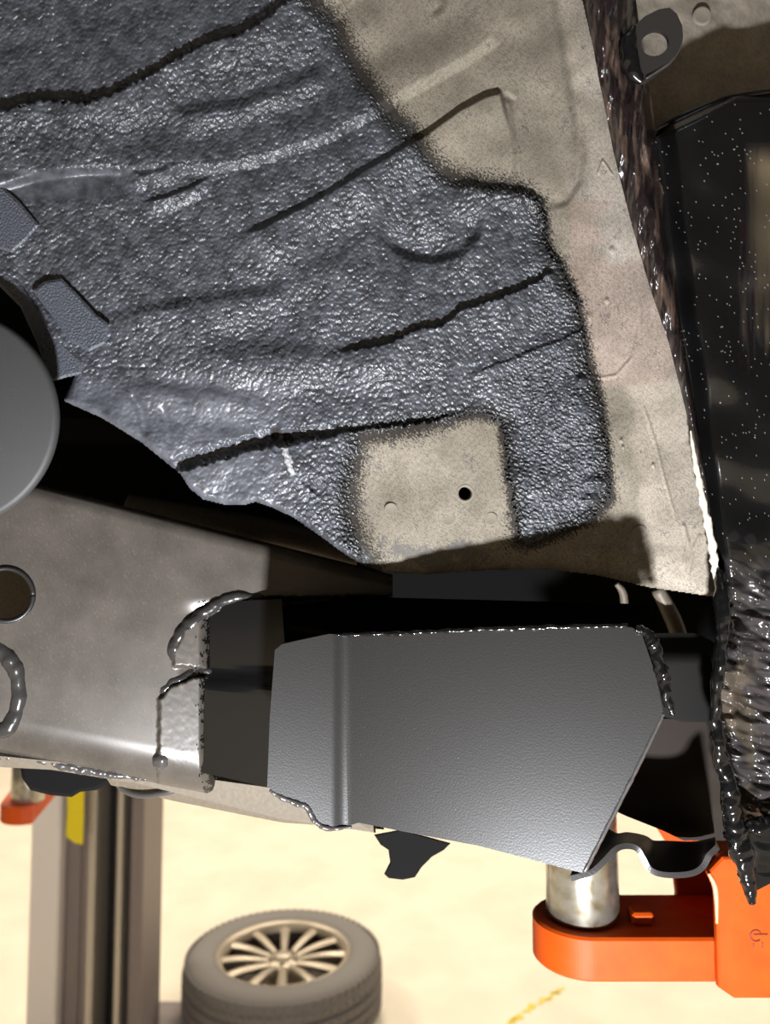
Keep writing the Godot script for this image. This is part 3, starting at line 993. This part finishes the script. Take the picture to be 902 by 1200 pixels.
	put("weld_bead", tube([Vector3(-30, 742, web_depth(-30) + 0.0038), Vector3(-4, 756, web_depth(-4) + 0.0028), Vector3(14, 776, web_depth(14) + 0.0023), Vector3(23, 800, web_depth(23) + 0.0023), Vector3(20, 830, web_depth(20) + 0.0023), Vector3(8, 852, web_depth(8) + 0.0038), Vector3(-20, 862, web_depth(-20) + 0.0058)], [0.004, 0.005, 0.006, 0.005, 0.005, 0.006, 0.003], 70, 14, 0.25, 12, 80), M.seam_paint, r)
	# bottom flange with its seam weld, running on to the right under the bracket
	put("rail_flange", shell(coons(v2([-60, 880, 60, 892, 185, 905, 330, 925, 440, 960]), v2([-60, 896, 60, 902, 160, 918, 330, 960, 440, 976]), v2([-60, 880, -60, 896]), v2([440, 960, 440, 976]), 60, 8, func(x, y): return web_depth(x) + 0.016 + (y - 900 - x * 0.1) * 0.0003), 60, 8, 0.003), M.dusty_steel, r)
	put("rail_floor", shell(coons(v2([120, 905, 200, 912, 330, 932, 450, 962]), v2([130, 920, 200, 938, 330, 964, 450, 972]), v2([120, 905, 130, 920]), v2([450, 962, 450, 972]), 40, 8, func(_x, y): return 0.515 + (y - 930) * 0.0005), 40, 8, 0.003), M.dusty_steel, r)
	put("weld_bead", tube([Vector3(-30, 880, web_depth(-30) + 0.0145), Vector3(0, 886, web_depth(0) + 0.0145), Vector3(40, 890, web_depth(40) + 0.0145), Vector3(90, 900, web_depth(90) + 0.0145), Vector3(130, 907, web_depth(130) + 0.0145), Vector3(175, 913, web_depth(175) + 0.0145)], [0.0015, 0.002, 0.002, 0.0034, 0.0026, 0.0012], 110, 10, 0.6, 13, 150), M.weld, r)
	# recessed closing plate between web and bracket
	put("closing_plate", shell(coons(v2([245, 706, 330, 702]), v2([235, 905, 345, 930]), v2([245, 706, 235, 905]), v2([330, 702, 345, 930]), 20, 30, func(x, y): return 0.490 - 0.006 * smoothstep(790.0, 802.0, y) - (x - 240) * 0.00003), 20, 30, 0.003), M.wax, r)
	put("rail_top", shell(coons(v2([270, 640, 450, 700, 760, 708]), v2([270, 720, 450, 752, 760, 744]), v2([270, 640, 270, 720]), v2([760, 708, 760, 744]), 30, 12, func(_x, y): return 0.60 - (y - 640) * 0.0012), 30, 12, 0.003), M.gap_shade_black, r)
	# folded bracket: left cheek, bend and broad front plate
	var top := v2([402, 744, 470, 742, 560, 738, 650, 735, 725, 733, 742, 736, 752, 744])
	var bot := v2([408, 968, 420, 964, 470, 974, 560, 991, 640, 1012, 682, 1023])
	var cheek := func(x, y):
		var d: float = 0.403 + 0.00008 * (745 - x) + 0.000022 * (880 - y)
		if x < 412.0:
			var t: float = (412.0 - x) / 14.0
			d -= 0.0024 * t * smoothstep(0.0, 1.6, t)
		return d
	var br := put("folded_bracket", shell(coons(top, bot, v2([402, 744, 408, 968]), v2([752, 744, 768, 790, 777, 835, 740, 912, 682, 1023]), 120, 40, cheek), 120, 40, 0.0035), M.bracket_paint, r, "satin black folded bracket plate")
	put("bracket_cheek", shell(coons(v2([322, 762, 330, 755, 352, 750, 385, 743, 402, 744]), v2([313, 922, 326, 932, 344, 939, 362, 945, 370, 962, 384, 970, 408, 968]), v2([322, 762, 316, 840, 313, 922]), v2([402, 744, 408, 968]), 40, 40, cheek), 40, 40, 0.0035), M.bracket_paint, br)
	put("weld_bead", tube([Vector3(744, 738, cheek.call(744, 738) + 0.0006), Vector3(756, 742, cheek.call(756, 742) + 0.0006), Vector3(766, 756, cheek.call(766, 756) + 0.0006), Vector3(774, 785, cheek.call(774, 785) + 0.0006), Vector3(780, 815, cheek.call(780, 815) + 0.0006), Vector3(788, 838, cheek.call(788, 838) + 0.0006)], [0.002, 0.003, 0.0038, 0.0036, 0.003, 0.0015], 60, 12, 0.6, 14, 140), M.wax, br)
	put("weld_bead", tube([Vector3(316, 926, cheek.call(316, 926) + 0.0006), Vector3(330, 934, cheek.call(330, 934) + 0.0006), Vector3(348, 941, cheek.call(348, 941) + 0.0006), Vector3(360, 946, cheek.call(360, 946) + 0.0006), Vector3(368, 960, cheek.call(368, 960) + 0.0006), Vector3(382, 970, cheek.call(382, 970) + 0.0006), Vector3(412, 969, cheek.call(412, 969) + 0.0006)], [0.001, 0.0016, 0.0019, 0.0018, 0.0019, 0.0017, 0.0008], 70, 10, 0.45, 15, 160), M.weld, br, "shiny weld along the lower edge")
	put("weld_bead", tube([Vector3(395, 744, cheek.call(395, 744) + 0.0006), Vector3(470, 742, cheek.call(470, 742) + 0.0006), Vector3(560, 738, cheek.call(560, 738) + 0.0006), Vector3(650, 735, cheek.call(650, 735) + 0.0006), Vector3(735, 733, cheek.call(735, 733) + 0.0006)], [0.0012, 0.0014, 0.0013, 0.0015, 0.0012], 130, 8, 0.8, 16, 130), M.wax, br)
	put("plate_edge", tube([Vector3(777, 836, cheek.call(777, 836) + 0.0006), Vector3(740, 912, cheek.call(740, 912) + 0.0006), Vector3(684, 1022, cheek.call(684, 1022) + 0.0006)], [0.0011, 0.0013, 0.0013], 50, 10, 0.25, 17, 160), M.weld, br, "bare bright cut edge")
	# cross channel behind the bracket's right edge
	put("cross_plate", shell(coons(v2([700, 838, 846, 846]), v2([690, 935, 730, 955, 778, 974, 800, 985, 856, 985]), v2([700, 838, 690, 935]), v2([846, 846, 856, 985]), 30, 24, func(x, y): return 0.495 + 0.010 * smoothstep(900.0, 960.0, y) + (850 - x) * 0.00002), 30, 24, 0.003), M.dull_steel, r)
	put("cross_step", shell(coons(v2([768, 742, 815, 742, 836, 752, 842, 765]), v2([770, 838, 800, 846, 844, 846]), v2([768, 742, 770, 838]), v2([842, 765, 844, 846]), 20, 24, func(_x, y): return 0.486 + 0.016 * (1.0 - smoothstep(742.0, 775.0, y))), 20, 24, 0.003), M.wax_dull, r)
	# corrugated lower flange of the channel
	var wave := v2([668, 1026, 690, 1020, 706, 1006, 720, 992, 734, 988, 748, 992, 756, 1004, 764, 1017, 780, 1022, 806, 1021, 820, 1014, 828, 1000, 833, 995, 836, 992, 838, 990])
	var wb := v2([688, 970, 706, 968, 722, 976, 734, 975, 748, 977, 758, 980, 764, 984, 768, 985, 780, 985, 806, 986, 820, 985, 828, 983, 833, 982, 836, 981, 838, 981])
	var W := PackedVector3Array()
	var nw := 64
	for j in 8:
		for i in nw:
			var u := float(i) / (nw - 1)
			var f: Vector2 = spline_at(wave, u)
			var b: Vector2 = spline_at(wb, u)
			var v := j / 7.0
			var p := b.lerp(f, v)
			W.append(at(p.x, p.y, lerpf(0.50, 0.424, v)))
	put("corrugated_flange", shell(W, nw, 8, 0.0032), M.dark_steel, r)
	# strut seen in the dark gap over the bracket
	put("gap_strut", tube([Vector3(770, 690, 0.53), Vector3(790, 730, 0.53), Vector3(806, 780, 0.53)], [0.005, 0.006, 0.006], 12, 8), M.dusty_steel, r)
	put("gap_strut", tube([Vector3(722, 684, 0.55), Vector3(730, 696, 0.55), Vector3(732, 725, 0.55)], [0.002, 0.003, 0.003], 12, 8), M.dusty_steel, r)
	put("gap_tube", tube([Vector3(150, 596, 0.60), Vector3(330, 628, 0.60), Vector3(420, 652, 0.60)], [0.012, 0.012, 0.012], 30, 14), M.dusty_steel, r)
	shift = 0.0

func spline_at(poly: Array, u: float) -> Vector2:
	var f := clampf(u, 0, 1) * (poly.size() - 1)
	var i := mini(int(f), poly.size() - 2)
	return poly[i].cubic_interpolate(poly[i + 1], poly[maxi(i - 1, 0)], poly[mini(i + 2, poly.size() - 1)], f - i)

func lift() -> void:
	# right arm: rounded nose, tube with an end plate, reaching to its own column outside the view
	var d0 := 0.600
	var c := at(683, 1100, 0.655)
	var ytop := at(683, 1096, 0.62).y
	var th := 0.034
	var nose := PackedVector2Array()
	var w := 0.042
	for k in 49:
		var a := PI / 2 + PI * k / 48.0
		nose.append(Vector2(c.x + 0.0 + cos(a) * w, c.z + sin(a) * w))
	nose.append(Vector2(c.x + 0.6, c.z - w))
	nose.append(Vector2(c.x + 0.6, c.z + w))
	var arm := thing("lift_arm", "orange lift arm with rounded nose under the bright post", "lift arm", Vector3(c.x, ytop - th, c.z))
	put("arm_nose", slab(nose, ytop - th, ytop, 0.002, func(x, z, y): return Vector3(x, y, z)), M.orange_paint, arm)
	put("stop_block", box(Vector3(c.x + 0.045, ytop + 0.005, c.z + 0.012), Vector3(0.018, 0.010, 0.018), 0.002), M.orange_paint, arm)
	# cheek plates of the outer tube, with a cut corner
	var xl := at(850, 1100, 0.60).x
	var yt := at(850, 1010, 0.60).y
	var yb := at(850, 1172, 0.60).y
	var side := PackedVector2Array([Vector2(xl, yb), Vector2(xl, ytop), Vector2(xl - 0.002, ytop + 0.02), Vector2(xl - 0.004, yt - 0.028), Vector2(xl - 0.018, yt - 0.006), Vector2(xl - 0.018, yt), Vector2(xl + 0.6, yt), Vector2(xl + 0.6, yb)])
	var front := PackedVector2Array([Vector2(xl + 0.008, yb), Vector2(xl - 0.004, yb + 0.008), Vector2(xl - 0.004, yt - 0.026), Vector2(xl - 0.010, yt - 0.012), Vector2(xl + 0.002, yt), Vector2(xl + 0.6, yt), Vector2(xl + 0.6, yb)])
	put("arm_cheek", slab(front, c.z + w + 0.010, c.z + w + 0.002, 0.0015, func(x, y, z): return Vector3(x, y, z)), M.orange_paint, arm)
	put("arm_cheek", slab(side, c.z - w - 0.002, c.z - w - 0.010, 0.0015, func(x, y, z): return Vector3(x, y, z)), M.orange_paint, arm)
	put("arm_top", box(Vector3(xl + 0.30, yt - 0.004, c.z), Vector3(0.59, 0.008, 2 * w + 0.004), 0.002), M.orange_paint, arm)
	put("chipped_edge", tube([Vector3(xl - 0.010, yt - 0.012, c.z + w + 0.0105), Vector3(xl - 0.005, yt - 0.024, c.z + w + 0.0105), Vector3(xl - 0.0045, yt - 0.05, c.z + w + 0.0105)], [0.0012, 0.002, 0.001], 16, 8, 0.0, 1, 1, true), M.orange_chipped, arm)
	var mz := c.z + w + 0.0102
	var mk := at(889, 1100, 0.60)
	var ringp := []
	for k in 15:
		var a := -PI * 0.25 - TAU * 0.80 * k / 14.0
		ringp.append(Vector3(mk.x + 0.0042 * cos(a), mk.y + 0.0042 * sin(a), mz))
	put("stamped_mark", tube(ringp, [0.0006, 0.0006], 40, 6, 0, 1, 1, true), M.mark_black, arm)
	put("stamped_mark", tube([Vector3(mk.x - 0.002, mk.y + 0.001, mz), Vector3(mk.x + 0.009, mk.y + 0.0012, mz)], [0.0006, 0.0006], 8, 6, 0, 1, 1, true), M.mark_black, arm)
	put("stamped_mark", tube([Vector3(mk.x - 0.002, mk.y - 0.006, mz), Vector3(mk.x - 0.002, mk.y - 0.009, mz)], [0.0005, 0.0005], 6, 6, 0, 1, 1, true), M.mark_black, arm)
	put("stamped_mark", tube([Vector3(mk.x + 0.005, mk.y - 0.005, mz), Vector3(mk.x + 0.005, mk.y - 0.009, mz)], [0.0005, 0.0005], 6, 6, 0, 1, 1, true), M.mark_black, arm)
	put("pin", lathe([Vector2(0.001, 0.2), Vector2(0.02, 0.2), Vector2(0.02, -0.12), Vector2(0.001, -0.12)], Vector3(c.x + 0.62, ytop, c.z), Basis(), 24), M.zinc_post, arm)
	var post := thing("pad_post", "bright zinc post standing in the right orange lift arm", "lift post", Vector3(c.x, ytop, c.z))
	var pr := 0.0305
	var topy := at(700, 965, 0.655).y + 0.02
	put("post_body", lathe([Vector2(0.001, topy), Vector2(pr * 0.93, topy), Vector2(pr * 0.96, topy - 0.002), Vector2(pr, ytop + 0.002), Vector2(pr * 0.97, ytop), Vector2(0.001, ytop)], Vector3(c.x, 0, c.z), Basis(), 56), M.zinc_post, post).position.y += 0.0006
	# left column of the lift, far off
	var col := thing("lift_column", "tall grey lift column with open front channel at the left", "lift column", Vector3(-0.87, 0, -2.25))
	var cz := -2.25
	var xs := [[-0.990, -0.908, 0.03, "column_grey", "outer_flange"], [-0.908, -0.858, -0.01, "column_dark", "inner_web"], [-0.858, -0.836, 0.0, "column_dark", "guide_strip"], [-0.836, -0.813, 0.02, "column_steel", "guide_bar"], [-0.813, -0.757, -0.09, "column_black", "channel_back"], [-0.757, -0.740, 0.015, "column_steel", "guide_bar"], [-0.740, -0.722, -0.06, "column_black", "channel_back"], [-0.722, -0.684, 0.0, "column_dark", "outer_flange"]]
	for s in xs:
		put(s[4], box(Vector3((s[0] + s[1]) / 2, 1.45, cz + s[2] - 0.10), Vector3(s[1] - s[0], 2.9, 0.2), 0.006), M[s[3]], col)
	put("base_plate", box(Vector3(-0.84, 0.01, cz - 0.1), Vector3(0.5, 0.02, 0.5), 0.004), M.column_dark, col)
	# far arm with its own post
	var p2 := at(32, 950, 1.45)
	var arm2 := thing("lift_arm", "distant red-orange lift arm below the grey post at far left", "lift arm", p2)
	var nose2 := PackedVector2Array()
	for k in 17:
		var a := PI * 0.9 - PI * 1.1 * k / 16.0 + PI * 0.5
		nose2.append(Vector2(p2.x + cos(a) * 0.046, p2.z + sin(a) * 0.046))
	nose2.append(Vector2(-0.76, -2.10))
	nose2.append(Vector2(-0.88, -2.10))
	nose2 = Geometry2D.convex_hull(nose2)
	nose2.remove_at(nose2.size() - 1)
	var y2 := at(32, 938, 1.45).y
	put("arm_nose", slab(nose2, y2 - 0.032, y2, 0.002, func(x, z, y): return Vector3(x, y, z)), M.orange_paint, arm2)
	var post2 := thing("pad_post", "dull grey post on the distant arm at far left", "lift post", Vector3(p2.x, y2, p2.z))
	put("post_body", lathe([Vector2(0.001, y2 + 0.16), Vector2(0.026, y2 + 0.16), Vector2(0.030, y2 + 0.002), Vector2(0.029, y2), Vector2(0.001, y2)], Vector3(p2.x, 0, p2.z), Basis(), 40), M.zinc_post, post2)
	# the column that carries the right arm, out of the frame
	var col2 := thing("lift_column", "tall grey lift column that carries the near right arm", "lift column", Vector3(c.x + 0.75, 0, c.z))
	put("column_body", box(Vector3(c.x + 0.84, 1.4, c.z), Vector3(0.24, 2.8, 0.30), 0.01), M.column_grey, col2)
	put("carriage", box(Vector3(c.x + 0.66, ytop, c.z), Vector3(0.13, 0.30, 0.16), 0.006), M.column_dark, col2)
	put("base_plate", box(Vector3(c.x + 0.84, 0.01, c.z), Vector3(0.5, 0.02, 0.5), 0.004), M.column_dark, col2)

func wheel() -> void:
	var c := Vector3(-0.324, 0, -2.563)
	var R := 0.312
	var hgt := 0.205
	var o := thing("car_wheel", "car wheel lying flat on the floor, grey tyre and twelve-spoke alloy rim", "wheel", c)
	# tyre: tread with grooves, shoulders, sidewalls down to the bead
	var pr := [Vector2(0.20, 0.022), Vector2(0.212, 0.010), Vector2(0.25, 0.0), Vector2(0.285, 0.006), Vector2(0.304, 0.022), Vector2(0.310, 0.04)]
	for g in [0.065, 0.10, 0.135]:
		pr.append_array([Vector2(R, g - 0.006), Vector2(R - 0.008, g - 0.004), Vector2(R - 0.008, g + 0.002), Vector2(R, g + 0.004)])
	pr.append_array([Vector2(0.310, 0.160), Vector2(0.304, 0.182), Vector2(0.285, 0.199), Vector2(0.25, hgt), Vector2(0.226, 0.200), Vector2(0.212, 0.194), Vector2(0.207, 0.186), Vector2(0.20, 0.184)])
	pr.reverse()
	var tyre := put("tyre", lathe(pr, c, Basis(), 96), M.tyre, o)
	var blk := begin(false)                                 # shoulder blocks all round
	for k in 72:
		var a := TAU * k / 72.0
		var b := Basis(Vector3.UP, -a)
		for sec in [[0.180, 0.3056, 0.024], [0.150, 0.3115, 0.018], [0.118, 0.3118, 0.022], [0.083, 0.3118, 0.022], [0.047, 0.3105, 0.022]]:
			var bm := box(c + b * Vector3(sec[1], sec[0], 0), Vector3(0.006, sec[2], 0.018), 0.0015, b)
			blk.append_from(bm, 0, Transform3D())
	var tb := put("tread_blocks", blk.commit(), M.tyre, tyre)
	tb.set_meta("kind", "stuff")
	var rim := put("rim", lathe([Vector2(0.150, 0.05), Vector2(0.186, 0.06), Vector2(0.190, 0.172), Vector2(0.196, 0.186), Vector2(0.204, 0.193), Vector2(0.213, 0.196), Vector2(0.211, 0.186)], c, Basis(), 72), M.alloy, o)
	put("barrel", lathe([Vector2(0.1895, 0.165), Vector2(0.184, 0.07), Vector2(0.06, 0.06), Vector2(0.001, 0.06)], c, Basis(), 48), M.rim_inside, o)
	put("hub", lathe([Vector2(0.001, 0.186), Vector2(0.024, 0.185), Vector2(0.028, 0.180), Vector2(0.030, 0.172), Vector2(0.050, 0.170), Vector2(0.058, 0.160), Vector2(0.060, 0.07)], c, Basis(), 40), M.alloy, o)
	for k in 5:
		var a := TAU * k / 5.0 + 0.3
		put("wheel_bolt", lathe([Vector2(0.0005, 0.174), Vector2(0.006, 0.174), Vector2(0.007, 0.166), Vector2(0.007, 0.160)], c + Vector3(cos(a) * 0.042, 0, sin(a) * 0.042), Basis(), 12), M.rim_inside, o)
	for k in 12:
		var a := TAU * k / 12.0 + 0.1
		var b := Basis(Vector3.UP, a)
		var S := PackedVector3Array()
		for j in 7:
			var v := j / 6.0
			var r := lerpf(0.05, 0.195, v)
			var wd := lerpf(0.010, 0.0165, v)
			var y := 0.172 + 0.012 * sin(v * 2.2)
			for i in 5:
				var u := i / 4.0 * 2 - 1
				S.append(c + b * Vector3(u * wd, y - 0.008 * u * u, r))
		put("spoke", shell(S, 5, 7, 0.022), M.alloy, o)

func small_things() -> void:
	# round grey cover at the left edge, nearer than the panel
	var cc := at(-58, 490, 0.463)
	var rr := 126.0 * 0.463 / F
	var disc := thing("round_cover", "round matt grey cover plate at the left edge", "cover plate", cc)
	put("cover_face", lathe([Vector2(0.0005, 0.002), Vector2(rr - 0.003, 0.002), Vector2(rr - 0.001, 0.0012), Vector2(rr, -0.001), Vector2(rr, -0.003), Vector2(rr - 0.002, -0.005), Vector2(0.0005, -0.005)], cc, cam_basis * Basis(Vector3.RIGHT, PI / 2), 90), M.cap_grey, disc)
	put("mount_stem", tube([cc + Vector3(0, -0.02, -0.012), at(-55, 540, 0.469), at(-55, 558, 0.468)], [0.004, 0.004, 0.003], 8, 16, 0, 1, 1, true), M.dark_steel, disc)
	# black rubber stop below the rail
	var rub := thing("rubber_stop", "black rubber block hanging under the rail at left", "rubber stop", at(80, 915, 0.55))
	var prof := v2([22, 890, 26, 912, 36, 926, 60, 932, 84, 934, 94, 928, 112, 926, 128, 918, 134, 906, 132, 890])
	put("block", slab(PackedVector2Array(prof), 0, 1, 4.0, func(x, y, z): return at(x, y, 0.548 + 0.06 * z), 0.08), M.rubber, rub)
	# grey brake pipe under the rail
	var pipe := thing("brake_pipe", "thin grey brake pipe bending under the rail", "pipe", at(160, 930, 0.49))
	put("pipe", tube([Vector3(133, 900, 0.544), Vector3(136, 914, 0.542), Vector3(148, 927, 0.540), Vector3(168, 932, 0.539), Vector3(196, 928, 0.539), Vector3(222, 920, 0.542)], [0.0022, 0.0022], 50, 12), M.weld, pipe)
	# hanger bracket below the folded bracket
	var hang := thing("hanger_bracket", "small black hooked hanger below the bracket's lower edge", "hanger", at(480, 1000, 0.56))
	var hk := pv2([438, 978, 470, 972, 528, 988, 520, 996, 506, 1004, 494, 1016, 486, 1028, 472, 1031, 455, 1029, 450, 1024, 457, 1010, 455, 996, 446, 990])
	put("hook", slab(hk, 0, 1, 1.5, func(x, y, z): return at(x, y, 0.55 + 0.03 * z), 0.05), M.rubber, hang)
	# yellow tape on the lift column
	var tape := thing("yellow_strap", "bright yellow strap hanging on the far lift column", "strap", Vector3(-0.925, 1.0, -2.2))
	put("strap", slab(pv2([78, 900, 99, 900, 98, 960, 97, 990, 88, 988, 77, 980, 79, 950]), 0, 1, 1.0, func(x, y, z): return at(x, y, 2.13 + 0.012 * z), 0.1), M.yellow_tape, tape)
	# worn yellow line on the floor
	var line := begin(false)
	rng.seed = 5
	var a := Vector3(0.382, 0.0012, -2.51)
	for k in 26:
		var p := a + Vector3(0.0085 * k, 0, -0.008 * k) + Vector3(rng.randf_range(-0.008, 0.008), 0, rng.randf_range(-0.008, 0.008))
		var s := rng.randf_range(0.004, 0.014)
		line.append_from(box(p, Vector3(s * 2.0, 0.002, s), 0.0006, Basis(Vector3.UP, rng.randf() * 3.0)), 0, Transform3D())
	var ln := put("paint_mark", line.commit(), M.paint_mark, self)
	tag(ln, "broken yellow paint trace on the floor below the orange arm", "paint mark", "", "stuff")
